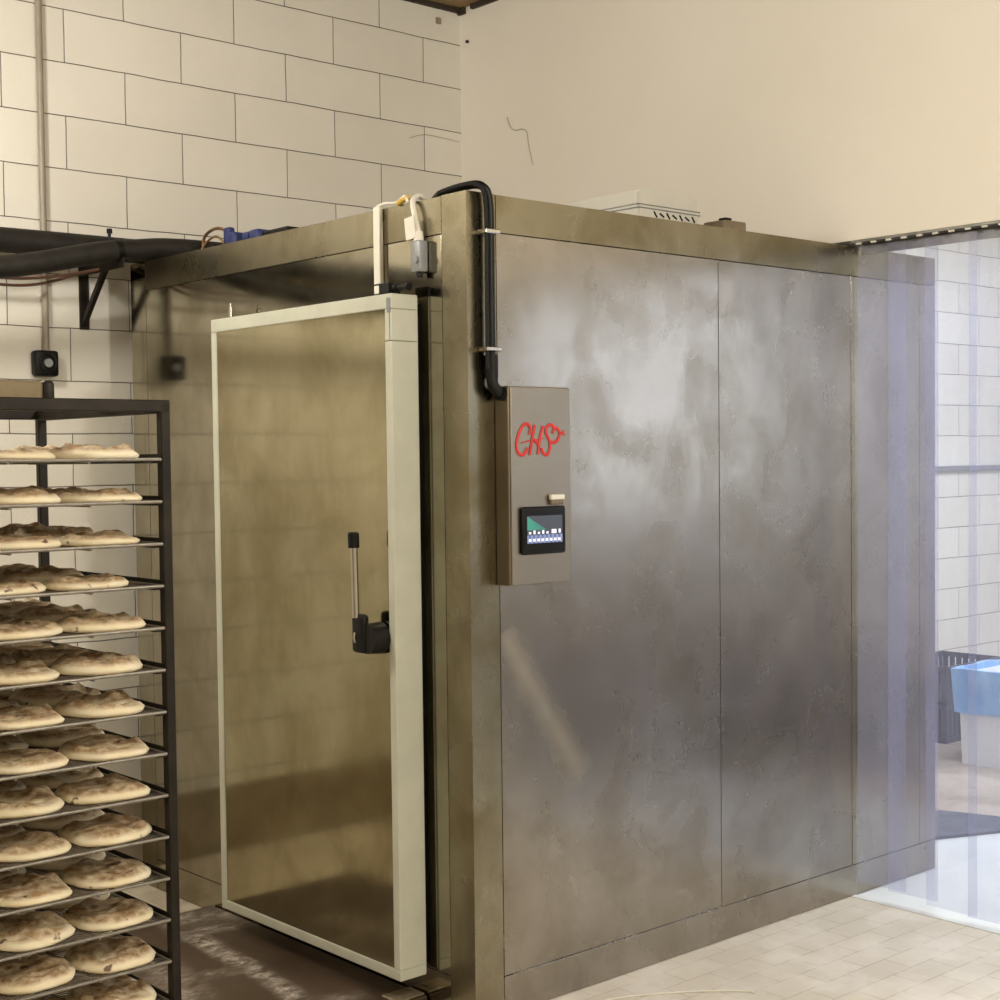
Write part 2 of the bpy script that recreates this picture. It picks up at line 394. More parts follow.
# ------------------------------------------------------------------ the steel chamber
ch = empty('proofing_chamber', (0, 0, 0), 'large walk-in stainless steel proofing chamber standing in the wall opening', 'chamber')
G = 0.0015; T = 0.010; C = 0.109; HB = 0.114; HS = 0.108
MB().box((T, T, 0.0), (L-T, W-T, H-0.004)).build('core', M['seam'], ch)
def panel(name, axis, a0, a1, z0, z1, mat, side=0.0, label=None, thick=T+0.001):
    mb = MB()
    if axis == 'x': mb.box((a0+G, side, z0+G), (a1-G, side+thick, z1-G), 0.0003)
    else: mb.box((side, a0+G, z0+G), (side+thick, a1-G, z1-G), 0.0003)
    o = mb.build(name, mat, ch)
    return o
# right side (plane y = 0)
for a0, a1 in ((C, 1.074), (1.074, 1.803), (1.803, L-C)): panel('wall_panel', 'x', a0, a1, HB, H-HS, M['steel_side'])
panel('skirt', 'x', C, L, 0.0, HB, M['steel_side']); panel('top_trim', 'x', C, L-.0, H-HS, H, M['steel_trim'])
panel('corner_trim', 'x', L-C, L, HB, H-HS, M['steel_side'])
# near corner: one angle piece covering both faces
MB().prism([(0, 0), (C-G, 0), (C-G, .011), (.011, .011), (.011, C-G), (0, C-G)], 0.0, H, 'z').build('corner_trim', M['steel_trim'], ch)
# left side (plane x = 0)
panel('wall_panel', 'y', C, W-.117, HB, H-HS, M['steel_front'])
panel('corner_trim', 'y', W-.117, W, 0.0, H, M['steel_front'])
panel('skirt', 'y', C, W-.117, 0, HB, M['steel_front']); panel('top_trim', 'y', C, W-.117, H-HS, H, M['steel_trim'])
# far end and the faces away from the camera
panel('wall_panel', 'y', 0.012, W, 0.0, H, M['steel_side'], side=L-T-.001)
panel('wall_panel', 'x', .012, L-.012, 0.0, H, M['steel_side'], side=W-T-.001)
MB().box((0.012, 0.012, H-.006), (L-.012, W-.012, H-.001)).build('roof_panel', M['steel_side'], ch)
# door leaf, closed against the opening but proud of the wall
DY0, DY1, DZ0, DZ1, DX = 0.192, 1.180, 0.104, 2.080, -0.120
MB().box((-0.018, DY0+.035, DZ0+.02), (0.0, DY1-.03, DZ1-.02)).build('door_gasket', M['rubber'], ch)
leaf = MB().box((-.108, DY0+.006, DZ0+.006), (-.02, DY1-.006, DZ1-.006)).build('door', M['frame'], ch, label='stained steel door leaf with pale grey frame')
fb = .031
MB().box((DX+.004, DY0+fb, DZ0+fb), (-.1, DY1-fb, DZ1-fb), 0.001).build('door_sheet', M['steel_door'], leaf)
f = MB()
f.box((DX, DY0, DZ1-fb-.012), (-.024, DY1, DZ1), .003, seg=2)
f.box((DX, DY0, DZ0), (-.024, DY1, DZ0+fb), .003, seg=2)
f.box((DX, DY1-fb, DZ0+fb+.0005), (-.024, DY1, DZ1-fb-.0125), .003, seg=2)
f.box((DX, DY0, DZ0+fb+.0005), (-.024, DY0+fb, DZ1-.135), .003, seg=2)
f.box((DX, DY0, DZ1-.1335), (-.024, DY0+fb, DZ1-fb-.0125), .003, seg=2)
f.build('door_frame', M['frame'], leaf)
mb = MB()
mb.tube([(DX-.001, .262, 1.095), (DX-.052, .262, 1.095)], [.047, .043], 28)
mb.box((DX-.062, .267, 1.052), (DX-.034, .325, 1.165), .012, seg=3)
mb.box((DX-.05, .232, 1.062), (DX-.01, .325, 1.125), .014, seg=3)
mb.build('handle_base', M['black'], leaf, True)
MB().tube([(DX-.062, .298, 1.155), (DX-.066, .2975, 1.37)], .0105, 16).build('handle_lever', M['chrome'], leaf, True)
MB().tube([(DX-.066, .2975, 1.357), (DX-.067, .2975, 1.398), (DX-.067, .2975, 1.402)], [.0165, .0165, .012], 20).build('handle_grip', M['black'], leaf, True)
MB().tube([(DX-.0625, .303, 1.083), (DX-.0655, .303, 1.098), (DX-.0625, .303, 1.112)], .004, 10).build('handle_screw', M['chrome'], leaf, True)
MB().tube([(DX-.04, .245, 1.131), (DX-.04, .30, 1.131)], .004, 8).build('handle_pin', M['chrome'], leaf, True)
mb = MB()
for i in range(1): mb.tube([(-.055, DY1-.02, DZ1-.005), (-.055, DY1-.02, DZ1+.045)], .008, 14).tube([(-.055, DY1-.02, DZ1+.045), (-.055, DY1-.02, DZ1+.058)], .0045, 12)
mb.build('hinge_pin', M['chrome'], leaf, True)
MB().box((DX-.0015, DY0+.002, DZ1-.055), (DX+.002, DY0+.02, DZ1-.012), .003).box((DX-.0015, DY0+.006, DZ1-.13), (DX+.001, DY0+.0085, DZ1-.05)).build('corner_cap', M['grey'], leaf)

# ramp plate with flour
rp = MB().prism([(-.86, .215), (-.004, .215), (-.004, 1.44), (-.86, 1.44)], .001, .03, 'z')
bmesh.ops.bevel(rp.bm, geom=[e for e in rp.bm.edges], offset=.003, segments=1, affect='EDGES')
tag(rp.build('floor_ramp', M['ramp']), 'low dark brown plate dusted with flour lying below the chamber door', 'ramp')
th = MB().box((-.11, .225, .0305), (-.006, .30, .036), .002).box((-.085, .24, .036), (-.03, .285, .0375), .001)
tag(th.build('threshold_plate', M['zinc']), 'small pale metal plate on the ramp below the door corner', 'plate')

# ------------------------------------------------------------------ control box on the right face
cb = empty('control_box', (.216, 0, 1.5), 'steel electrical control box with red lettering and touch screen on the chamber side', 'control box')
CX0, CX1, CD, CZ0, CZ1 = .097, .333, -.062, 1.247, 1.812
local(MB().box((CX0, CD+.004, CZ0), (CX1, -.001, CZ1), .003, seg=2).build('housing', M['steel_box']), cb)
lid = local(MB().box((CX0+.002, CD-.004, CZ0+.002), (CX1-.002, CD+.0045, CZ1-.002), .003, seg=2).build('front_cover', M['steel_box']), cb)
FX = CD-.0045
bz = MB().box((.128, FX-.011, 1.334), (.300, FX+.001, 1.470), .008, seg=3)
bez = local(bz.build('touch_panel', M['black'], smooth=True), cb)
so = MB().box((.147, FX-.0125, 1.366), (.283, FX-.0105, 1.444)).build('screen', M['screen']); 
for v in so.data.vertices: v.co -= Vector((.216, 0, 1.5))
so.parent = bez
ic = MB()
for k in range(8): ic.box((.151+k*.0163, FX-.0131, 1.371), (.161+k*.0163, FX-.0126, 1.379))
ic.box((.240, FX-.0131, 1.392), (.259, FX-.0126, 1.404)); ic.box((.268, FX-.0131, 1.393), (.276, FX-.0126, 1.404))
for k in range(5): ic.box((.152+k*.017, FX-.0131, 1.392), (.160+k*.017, FX-.0126, 1.3985+.004*(k % 2)))
white_e = NT('lit icon'); white_e.set(Emission_Color=lin((225, 232, 250)), Emission_Strength=0.7, Base_Color=(.6, .6, .65, 1))
so2 = ic.build('screen_icons', white_e.m)
for v in so2.data.vertices: v.co -= Vector((.216, 0, 1.5))
so2.parent = bez
local(MB().box((.242, FX-.012, 1.474), (.292, FX+.001, 1.496), .003).build('label_holder', M['brownbox']), cb)
local(MB().box((.239, FX-.0145, 1.488), (.294, FX-.0015, 1.503), .004, seg=2).build('white_tab', M['white']), cb)
# red lettering, strokes in (x, z) read off the emblem: unit box 1000 x 750 over px 500..580, 410..470
def lg(u, v):   # crop units to the cover plane
    return (.0965+(u-100)*(.232/770.0), CZ1-.098-(v-120)*(.112/450.0)*.93)
ST = [
 [(335, 290), (352, 210), (320, 160), (262, 175), (205, 280), (175, 400), (190, 500), (245, 540), (290, 500), (315, 450)],
 [(235, 390), (330, 366), (430, 348), (520, 335)],
 [(410, 170), (385, 290), (362, 420), (340, 540)],
 [(520, 180), (490, 280), (465, 400), (448, 530)],
 [(400, 355), (440, 395), (465, 430)],
 [(640, 270), (660, 200), (610, 165), (560, 205), (560, 280), (595, 350), (608, 430), (580, 520), (545, 540), (505, 500), (500, 450)],
 [(660, 200), (705, 215), (735, 270), (710, 350), (660, 385), (600, 375)],
 [(735, 270), (800, 262)], [(755, 265), (795, 235)], [(755, 275), (805, 292)],
]
lt = MB()
for k, s_ in enumerate(ST):
    pts = smooth_path([(lg(u, v)[0], FX-.0012, lg(u, v)[1]) for u, v in s_], 6)
    rr = (.0046 if k not in (1, 7, 8, 9) else .0018)
    lt.tube(pts, rr, 8)
for v in lt.bm.verts: v.co.y = FX-.0012+(v.co.y-(FX-.0012))*0.3
local(lt.build('red_lettering', M['red'], smooth=True), cb)

# ------------------------------------------------------------------ black conduit down the corner
path = smooth_path([(.30, .50, H+.016), (.10, .26, H+.014), (.03, .14, H+.012), (.025, .04, H+.018), (.048, -.014, H+.014), (.066, -.024, H-.04), (.067, -.024, 2.1), (.067, -.024, 1.86)], 8)
cc = empty('black_conduit', (.067, -.024, 1.86), 'black flexible conduit running over the chamber corner down to the control box', 'conduit')
local(MB().tube(path, .0118, 14).build('hose', M['black'], smooth=True), cc)
p2 = [p+Vector((-.018, -.004, -.0)) for p in path[16:]]
local(MB().tube(p2, .006, 8).build('thin_cable', M['rubber'], smooth=True), cc)
for z in (2.243, 1.915): local(MB().box((.038, -.041, z-.006), (.092, -.001, z+.006), .002).build('clip', M['chrome']), cc)
el = MB().tube([(.067, -.024, 1.90), (.067, -.024, 1.835)], .0185, 16)
el.tube(smooth_path([(.067, -.024, 1.85), (.068, -.027, 1.815), (.085, -.032, 1.795), (.101, -.033, 1.79)], 6), .0165, 14)
el.tube([(.086, -.033, 1.7925), (.1035, -.033, 1.789)], .022, 6)
local(el.build('elbow_fitting', M['black'], smooth=True), cc)

# ------------------------------------------------------------------ fittings over the door
MBt = MB().box((-.014, .380, 2.112), (-.001, .408, H+.004), .002)
ct = empty('cable_trunking', (-.01, .40, 2.11), 'upright white plastic cable trunking above the chamber door', 'trunking')
local(MBt.build('channel', M['white']), ct)
local(MB().box((-.017, .378, 2.112), (-.0135, .410, H+.004), .002).build('cover', M['white']), ct)
dc = empty('door_contact', (-.08, .24, DZ1), 'small black door contact switch on top of the door leaf', 'switch')
local(MB().box((-.10, .235, DZ1), (-.05, .30, DZ1+.036), .004, seg=2).build('body', M['black']), dc)
local(MB().box((-.103, .272, DZ1+.006), (-.0995, .295, DZ1+.03), .002).build('label', M['white']), dc)
local(MB().tube([(-.075, .236, DZ1+.02), (-.075, .215, DZ1+.02)], .013, 12).tube([(-.075, .216, DZ1+.02), (-.075, .175, DZ1+.019)], .0095, 12).tube([(-.075, .18, DZ1+.02), (-.075, .165, DZ1+.018)], .012, 8).build('plug', M['black'], smooth=True), dc)
sb = empty('door_switch_box', (-.03, .2, 2.14), 'small grey switch box on the steel face near the chamber corner', 'switch')
local(MB().box((-.034, .168, 2.145), (-.001, .210, 2.235), .006, seg=2).build('body', M['grey'], smooth=True), sb)
local(MB().tube([(-.033, .183, 2.18), (-.039, .183, 2.18)], .011, 16).build('knob', M['grey'], smooth=True), sb)
local(MB().tube([(-.018, .190, 2.235), (-.018, .191, 2.262)], [.015, .012], 14).build('gland', M['white'], smooth=True), sb)
local(MB().box((-.026, .176, 2.130), (-.012, .196, 2.146), .003).build('roller', M['black']), sb)
wc = empty('white_cable', (-.022, .206, 2.26), 'white cable with paper tag and yellow sleeve looping over the chamber edge', 'cable')
local(MB().tube(smooth_path([(-.018, .191, 2.26), (-.02, .205, 2.31), (-.014, .220, 2.352), (.02, .235, 2.374), (.06, .26, 2.365), (.16, .4, 2.364)], 7), .0078, 10).build('cable', M['white'], smooth=True), wc)
local(MB().tube(smooth_path([(-.02, .236, 2.35), (-.012, .26, 2.372), (-.004, .31, 2.362), (-.006, .36, 2.366), (-.012, .395, 2.36)], 7), .0045, 8).build('thin_lead', M['white'], smooth=True), wc)
local(MB().tube([(-.012, .245, 2.366), (-.006, .272, 2.366), (-.004, .30, 2.358)], .0085, 10).build('yellow_sleeve', M['yellow'], smooth=True), wc)
local(MB().box((-.034, .190, 2.240), (-.029, .234, 2.305), .001, rot=Matrix.Rotation(-.12, 3, 'X')).build('paper_tag', M['white']), wc)

# things lying on the chamber roof
au = empty('plastic_roof_unit', (1.12, .5, H), 'pale grey ribbed plastic unit resting on top of the chamber', 'ventilation unit')
U0, U1, V0, V1 = .965, 1.272, .25, .80
um = MB()
prof = [(U0, H)]+[(U0+(U1-U0)*k/10, H+.134+.022*math.sin(math.pi*(.15+.85*k/10))) for k in range(11)]+[(U1, H)]
um.prism(prof, V0, V1, 'y')
bmesh.ops.bevel(um.bm, geom=[e for e in um.bm.edges if e.calc_length() > .1], offset=.006, segments=2, affect='EDGES')
local(um.build('casing', M['casing'], smooth=True), au)
local(MB().box((U0-.003, V0-.003, H+.084), (U1+.003, V1+.003, H+.088), .001).box((U0-.003, V0-.003, H+.096), (U1+.003, V1+.003, H+.099), .001).build('rib', M['grey']), au)
gr = MB()
for k in range(7): gr.box((U0+.07+k*.032, V0-.004, H+.066), (U0+.094+k*.032, V0+.001, H+.071), .001, rot=Matrix.Rotation(.5 if k % 2 else .9, 3, 'Y'))
local(gr.build('grille', M['black']), au)
eb = empty('junction_box', (1.35, .2, H), 'small brown junction box on the chamber roof beside the pale ribbed unit', 'box')
local(MB().box((1.29, .15, H), (1.405, .25, H+.064), .006, seg=2).build('body', M['brownbox']), eb)
local(MB().box((1.300, .155, H+.064), (1.335, .19, H+.073), .005, seg=2).build('lid_button', M['black']), eb)
local(MB().tube([(1.405, .18, H+.045), (1.425, .18, H+.045)], .01, 10).build('gland', M['copper'], smooth=True), eb)
vb = empty('blue_valve', (.2, 1.5, H), 'blue valve handles with a looped copper pipe on the chamber roof', 'valve')
local(MB().box((.17, 1.50, H+.02), (.23, 1.56, H+.085), .012, seg=2).box((.185, 1.56, H+.045), (.215, 1.6, H+.11), .008, seg=2).build('valve_body', M['blue']), vb)
local(MB().box((.18, 1.36, H+.03), (.25, 1.42, H+.08), .012, seg=2).tube([(.2, 1.42, H+.06), (.2, 1.46, H+.06)], .02, 12).build('valve_knob', M['blue'], smooth=True), vb)
local(MB().box((.2, 1.20, H+.0), (.29, 1.36, H+.07), .006).build('black_cap', M['black']), vb)
local(MB().tube(smooth_path([(.19, 1.75, H+.01), (.19, 1.74, H+.09), (.19, 1.66, H+.115), (.2, 1.60, H+.1), (.2, 1.56, H+.06)], 7), .006, 8).tube(smooth_path([(.15, 1.72, H+.008), (.16, 1.68, H+.06), (.17, 1.62, H+.08), (.18, 1.58, H+.05)], 7), .0045, 8).build('copper_loop', M['copper'], smooth=True), vb)

# ------------------------------------------------------------------ pipes and bracket on the block wall
t1 = MB().tube([(-4.6, 2.04, 2.405), (-1.0, 2.04, 2.412), (-.25, 2.04, 2.418), (.9, 2.04, 2.42)], .046, 20)
tag(t1.build('insulated_pipe', M['pipe'], smooth=True), 'black insulated pipe running along the block wall, behind the other pipe', 'pipe', 'black insulated pipes')
fp = smooth_path([(-4.6, 1.86, 2.27), (-1.2, 1.86, 2.27), (-.6, 1.86, 2.288), (-.18, 1.85, 2.372), (-.02, 1.845, 2.395), (.09, 1.84, H+.052), (.28, 1.83, H+.055), (.9, 1.83, H+.05)], 8)
fo = empty('insulated_pipe', (0, 1.85, 2.4), 'black insulated pipe bending up over the chamber edge, nearest of the two pipes', 'pipe', 'black insulated pipes')
local(MB().tube(fp, .040, 20).build('lagging', M['pipe'], smooth=True), fo)
i0 = min(range(len(fp)), key=lambda i: abs(fp[i].x+.1))
local(MB().tube(fp[i0-1:i0+1], .0425, 20).build('joint_tape', M['black'], smooth=True), fo)
bk = empty('wall_bracket', (-.08, WB, 2.13), 'dark metal bracket on the block wall carrying the black pipes', 'bracket')
local(MB().box((-.115, WB-.006, 2.12), (-.075, WB-.0, 2.36), .001).build('upright', M['rack']), bk)
local(MB().box((-.112, 1.80, 2.352), (-.078, WB-.004, 2.358), .001).box((-.112, 1.80, 2.32), (-.107, WB-.004, 2.358), .001).build('arm', M['rack']), bk)
dg = MB().prism([(2.15, 2.13), (2.148, 2.16), (1.96, 2.352), (1.93, 2.352)], -.108, -.090, 'x')
local(dg.build('brace', M['rack']), bk)
local(MB().tube([(-.08, 1.98, 2.36), (-.07, 1.985, 2.47)], .006, 10).tube([(-.07, 1.985, 2.468), (-.07, 1.985, 2.485)], .011, 8).build('bolt', M['black'], smooth=True), bk)
for k, (dz, dx, nm) in enumerate(((0, 0, 'lower of the two brown cables sagging'), (.022, -.01, 'upper of the two brown cables sagging'))):
    c = MB().tube(smooth_path([(-1.6, 2.06-dz, 2.32+dz), (-1.0, 2.08-dz, 2.27+dz), (-.52, 2.09-dz, 2.262+dz), (-.32, 2.08-dz, 2.27+dz), (-.14, 2.05-dz*2, 2.325), (-.04, 2.03-dz*3, 2.35)], 8), .0055, 8)
    tag(c.build('brown_cable', M['brown'], smooth=True), nm+' below the black pipes on the block wall', 'cable', 'brown cables')
cn = empty('wall_conduit', (-.258, WB, 2.03), 'thin grey metal conduit running down the white block wall', 'conduit')
local(MB().tube([(-.258, WB-.016, ZC-.001), (-.258, WB-.016, 2.02)], .0125, 14).build('tube', M['conduit'], smooth=True), cn)
so_ = empty('wall_socket', (-.268, WB, 1.985), 'dark square wall socket at the end of the grey conduit', 'socket')
local(MB().box((-.315, WB-.05, 1.935), (-.222, WB-.001, 2.032), .012, seg=3).build('box', M['black'], smooth=True), so_)
ring = [(-.268+.032*math.cos(a), WB-.052, 1.984+.032*math.sin(a)) for a in [k*math.pi/12 for k in range(24)]]
local(MB().tube(ring, .006, 8, closed=True).build('ring', M['black'], smooth=True), so_)
local(MB().tube([(-.268, WB-.045, 1.984), (-.268, WB-.06, 1.984)], .016, 18).build('plug_face', M['grey'], smooth=True), so_)
tag(MB().tube(smooth_path([(XW-.004, 1.833, 3.138), (XW-.006, 1.81, 3.09), (XW-.004, 1.78, 3.07), (XW-.006, 1.735, 3.068), (XW-.003, 1.705, 3.05), (XW-.006, 1.69, 2.99), (XW-.003, 1.668, 2.90)], 7), .0013, 6).build('loose_thread', M['dado'], smooth=True), 'thin dark hooked thread hanging on the smooth beige wall', 'thread')
mk = MB().tube(smooth_path([(1.50, WB-.001, 3.06), (1.58, WB-.003, 3.085), (1.68, WB-.003, 3.085), (1.79, WB-.001, 3.08)], 6), .0014, 6)
tag(mk.build('wall_crack', M['dado'], smooth=True), 'fine dark crack near the corner of the painted block wall', 'crack')
for k, (x, z, lb) in enumerate(((1.66, 3.60, 'dark smudge of dirt high on the block wall near the corner'), )):
    tag(MB().box((x, WB-.002, z), (x+.03, WB-.0005, z+.03), .004).build('wall_smudge', M['dado']), lb, 'smudge')
tag(MB().tube([(XW-.001, 2.10, 3.53), (XW-.012, 2.10, 3.53)], .007, 10).build('wall_nail', M['dark']), 'tiny dark nail head in the beige wall beside the ceiling corner', 'nail')

# ------------------------------------------------------------------ strip curtain in the opening
rl = empty('curtain_rail', (XW+.05, -1.5, HL), 'dark metal rail below the beige wall holding the clear strips', 'rail')
local(MB().box((XW-.002, -3.08, HL-.010), (XW+.075, -.006, HL-.001), .001).box((XW+.052, -3.08, HL-.048), (XW+.058, -.006, HL-.010), .001).build('bar', M['rail']), rl)
for k in range(24):
    y = -.03-k*.062
    local(MB().tube([(XW+.004, y-.010, HL-.013), (XW+.004, y+.010, HL-.013)], .004, 8).build('hook', M['white'], smooth=True), rl)
starts = [0.0, .119, .274, .437, .60, .765, .93, 1.095, 1.26, 1.425, 1.59, 1.755]
ordn = ['first', 'second', 'third', 'fourth', 'fifth', 'sixth', 'seventh', 'eighth', 'ninth', 'tenth', 'eleventh', 'twelfth', 'thirteenth', 'fourteenth', 'fifteenth', 'sixteenth']
for i, s0 in enumerate(starts):
    mb = MB(); x = XW+.028+(.014 if i % 2 else 0)
    zb = max(.006, .05-.012*i); y1 = -s0-.008; y0 = -s0-.208; cols = 8; rows = 14; ph = random.uniform(0, 6)
    grid = []
    for r in range(rows+1):
        z = zb+(HL-.02-zb)*r/rows; row = []
        for c in range(cols+1):
            y = y0+(y1-y0)*c/cols
            lowk = (1-r/rows)**2
            row.append((x+.002*math.sin(math.pi*c/cols)+.004*lowk*math.sin(ph+3*c/cols), y+.006*lowk*math.sin(ph), z))
        grid.append(row)
    A = [[mb.bm.verts.new(p) for p in row] for row in grid]; B = [[mb.bm.verts.new((p[0]+.002, p[1], p[2])) for p in row] for row in grid]
    for r in range(rows):
        for c in range(cols):
            mb.bm.faces.new((A[r][c], A[r][c+1], A[r+1][c+1], A[r+1][c])); mb.bm.faces.new((B[r][c], B[r+1][c], B[r+1][c+1], B[r][c+1]))
        mb.bm.faces.new((A[r][0], A[r+1][0], B[r+1][0], B[r][0])); mb.bm.faces.new((A[r][cols], B[r][cols], B[r+1][cols], A[r+1][cols]))
    for c in range(cols):
        mb.bm.faces.new((A[0][c], B[0][c], B[0][c+1], A[0][c+1])); mb.bm.faces.new((A[rows][c], A[rows][c+1], B[rows][c+1], B[rows][c]))
    tag(mb.build('curtain_strip', M['strip'], smooth=True), ordn[i]+' clear plastic curtain strip counted from the steel chamber', 'curtain strip', 'clear strips of the doorway curtain')
struct(MB().box((XW-.012, -3.1, .0), (XW+.02, -.001, .0025)).build('trim_3', M['pale']))

# ------------------------------------------------------------------ next room
bn = empty('waste_tub', (4.5, .7, 0), 'white plastic tub lined with a blue bag beyond the curtain', 'tub')
def tub(name, mat, x0, x1, y0, y1, z0, z1, fl, th, parent, wob=0.0, open_top=True, nrow=1):
    mb = MB(); n = 10
    def loop(z, e):
        pts = []
        for (xa, ya), (xb, yb) in (((x0-e, y0-e), (x1+e, y0-e)), ((x1+e, y0-e), (x1+e, y1+e)), ((x1+e, y1+e), (x0-e, y1+e)), ((x0-e, y1+e), (x0-e, y0-e))):
            for k in range(n):
                t = k/n; pts.append(Vector((xa+(xb-xa)*t, ya+(yb-ya)*t, z)))
        for i, p in enumerate(pts):
            if wob:
                q = noise.noise(p*7)*wob; p.z += q*1.2; p.x += q*.5; p.y += q*.5
        return [mb.bm.verts.new(p) for p in pts]
    rings = [loop(z0+(z1-z0)*k/nrow, fl*k/nrow) for k in range(nrow+1)]
    rings += [loop(z1, fl-th), loop(z0+(.01 if z0 < .05 else 0), -th)]
    for a, b in zip(rings, rings[1:]):
        m_ = len(a)
        for k in range(m_): mb.bm.faces.new((a[k], a[(k+1) % m_], b[(k+1) % m_], b[k]))
    if z0 < .05:
        mb.bm.faces.new(rings[0][::-1]); mb.bm.faces.new(rings[-1])
    else:
        a, b = rings[-1], rings[0]; m_ = len(a)
        for k in range(m_): mb.bm.faces.new((a[k], a[(k+1) % m_], b[(k+1) % m_], b[k]))
    return local(mb.build(name, mat, smooth=True), parent)
tub('tub_body', M['bin'], 4.16, 4.80, .19, .985, 0.0, .47, .014, .012, bn)
tub('blue_bag', M['bag'], 4.132, 4.828, .162, 1.013, .27, .50, .014, .022, bn, .008, nrow=4)
for k, (z, lb) in enumerate(((0, 'dark plastic crate on the floor under another crate, beyond the curtain'), (.215, 'dark plastic crate stacked on another crate, beyond the curtain'))):
    cr = empty('plastic_crate', (4.75, 1.5, z), lb, 'crate', 'dark crates beside the tub')
    x0, x1, y0, y1 = 4.55, 5.15, 1.32, 1.72
    c = MB().box((x0, y0, z+.001), (x1, y1, z+.012))
    for zz in (.012, .195):
        for a, b in (((x0, y0), (x1, y0+.015)), ((x0, y1-.015), (x1, y1)), ((x0, y0), (x0+.015, y1)), ((x1-.015, y0), (x1, y1))):
            c.box((a[0], a[1], z+zz-.01), (b[0], b[1], z+zz+.018))
    local(c.build('body', M['crate']), cr)
    s_ = MB()
    for i in range(13):
        xx = x0+.005+i*(x1-x0-.05)/12; s_.box((xx, y0+.004, z+.02), (xx+.034, y0+.010, z+.19)); s_.box((xx, y1-.010, z+.02), (xx+.034, y1-.004, z+.19))
    for i in range(9):
        yy = y0+.005+i*(y1-y0-.05)/8; s_.box((x0+.004, yy, z+.02), (x0+.010, yy+.034, z+.19)); s_.box((x1-.010, yy, z+.02), (x1-.004, yy+.034, z+.19))
    local(s_.build('slats', M['crate']), cr)
for q, (cx, cy) in enumerate(((2.7, -2.4), (3.3, -1.8), (3.9, -1.25))):  # unseen crates, added to give the dark band reflected in the steel side
    st = empty('plastic_crate', (cx, cy, 0), ('added unseen dark crate furthest from the steel chamber in the next room', 'added unseen dark crate standing between two like it in the next room', 'added unseen dark crate of the next room nearest to the block wall')[q], 'crate', 'added crates mirrored in the steel side')
    c = MB().box((cx-.24, cy-.24, .001), (cx+.24, cy+.24, .02), .004)
    for ax in ((-.24, -.24, .24, -.225), (-.24, .225, .24, .24), (-.24, -.225, -.225, .225), (.225, -.225, .24, .225)): c.box((cx+ax[0], cy+ax[1], .02), (cx+ax[2], cy+ax[3], .50))
    local(c.build('body', M['crate']), st)
    c = MB()
    for ax in ((-.255, -.255, .255, -.24), (-.255, .24, .255, .255), (-.255, -.24, -.24, .24), (.24, -.24, .255, .24)): c.box((cx+ax[0], cy+ax[1], .47), (cx+ax[2], cy+ax[3], .51), .003)
    local(c.build('rim', M['crate']), st)
fp_ = MB().prism([(2.72, .23), (3.02, .10), (3.25, -.22), (3.34, -.22), (3.22, .25), (3.13, .52), (2.80, .75), (2.64, .5)], .0005, .012, 'z')
tag(fp_.build('floor_mat', M['plate']), 'dark grey plate on the floor between curtain and tub', 'mat')
tag(MB().tube(smooth_path([(.40, -.12, .003), (.463, -.14, .003), (.53, -.175, .003), (.612, -.225, .003), (.69, -.285, .003), (.76, -.352, .003), (.77, -.38, .003)], 6), .0028, 6).build('white_strap', M['white'], smooth=True), 'thin curved white strap on the tiled floor near the chamber', 'strap')

# ------------------------------------------------------------------ bakery rack
RX0, RX1, RY0, RY1 = -1.93, -1.1475, -.392, .222
PT = .0215
rk = empty('bakery_rack', ((RX0+RX1)/2, (RY0+RY1)/2, 0), 'tall dark metal bakery rack filled with flatbreads on wire trays', 'rack')
NS = 17; ZS = [1.6145-.0879*k for k in range(NS)]
def R(mb, name, mat, smooth=False, parent=rk, lb=None):
    o = local(mb.build(name, mat, smooth=smooth), rk)
    if parent is not rk: o.parent = parent
    if lb: o['label'] = lb
    return o
wheels = []
for sx, x in ((-1, RX0), (1, RX1)):
    for sy, y in ((-1, RY0), (1, RY1)):
        a = (x, x+PT) if sx < 0 else (x-PT, x); b = (y, y+PT) if sy < 0 else (y-PT, y)
        if sx > 0 and sy > 0: b = (y-PT*.9, y)
        R(MB().box((a[0], b[0], .11), (a[1], b[1], 1.732), .002), 'post', M['rack'])
        cx, cy = (a[0]+a[1])/2, (b[0]+b[1])/2
        zf = .0305 if (cy > .21 and cx > -.86) else 0.0
        R(MB().tube([(cx-.014, cy, .05), (cx+.014, cy, .05)], .049, 20).box((cx-.02, cy-.012, .05), (cx-.016, cy+.012, .11)).box((cx+.016, cy-.012, .05), (cx+.02, cy+.012, .11)), 'caster', M['black'], True)
tr = MB()
tr.box((RX0, RY0, 1.713), (RX1, RY0+.03, 1.738), .002); tr.box((RX0, RY1-.03, 1.713), (RX1, RY1, 1.738), .002)
tr.box((RX0, RY0+.03, 1.711), (RX0+.03, RY1-.03, 1.736), .002); tr.box((RX1-.03, RY0+.03, 1.711), (RX1, RY1-.03, 1.736), .002)
R(tr, 'top_frame', M['rack'])
br = MB()
br.box((RX0, RY0, .125), (RX1, RY0+.025, .15), .002); br.box((RX0, RY1-.025, .125), (RX1, RY1, .15), .002)
br.box((RX0, RY0+.025, .125), (RX0+.025, RY1-.025, .15), .002); br.box((RX1-.025, RY0+.025, .125), (RX1, RY1-.025, .15), .002)
R(br, 'base_frame', M['rack'])
lb_ = MB().box((RX0+.1, -.205, 1.733), (-1.338, -.13, 1.782), .006, seg=2)
R(lb_, 'lifting_channel', M['rack_tan'])
R(MB().box((-1.341, -.21, 1.728), (-1.314, -.125, 1.784), .010, seg=3), 'channel_end', M['rack'], True)
R(MB().box((RX0+.03, -.225, 1.726), (RX1-.03, -.11, 1.7335), .002), 'cross_plate', M['rack'])
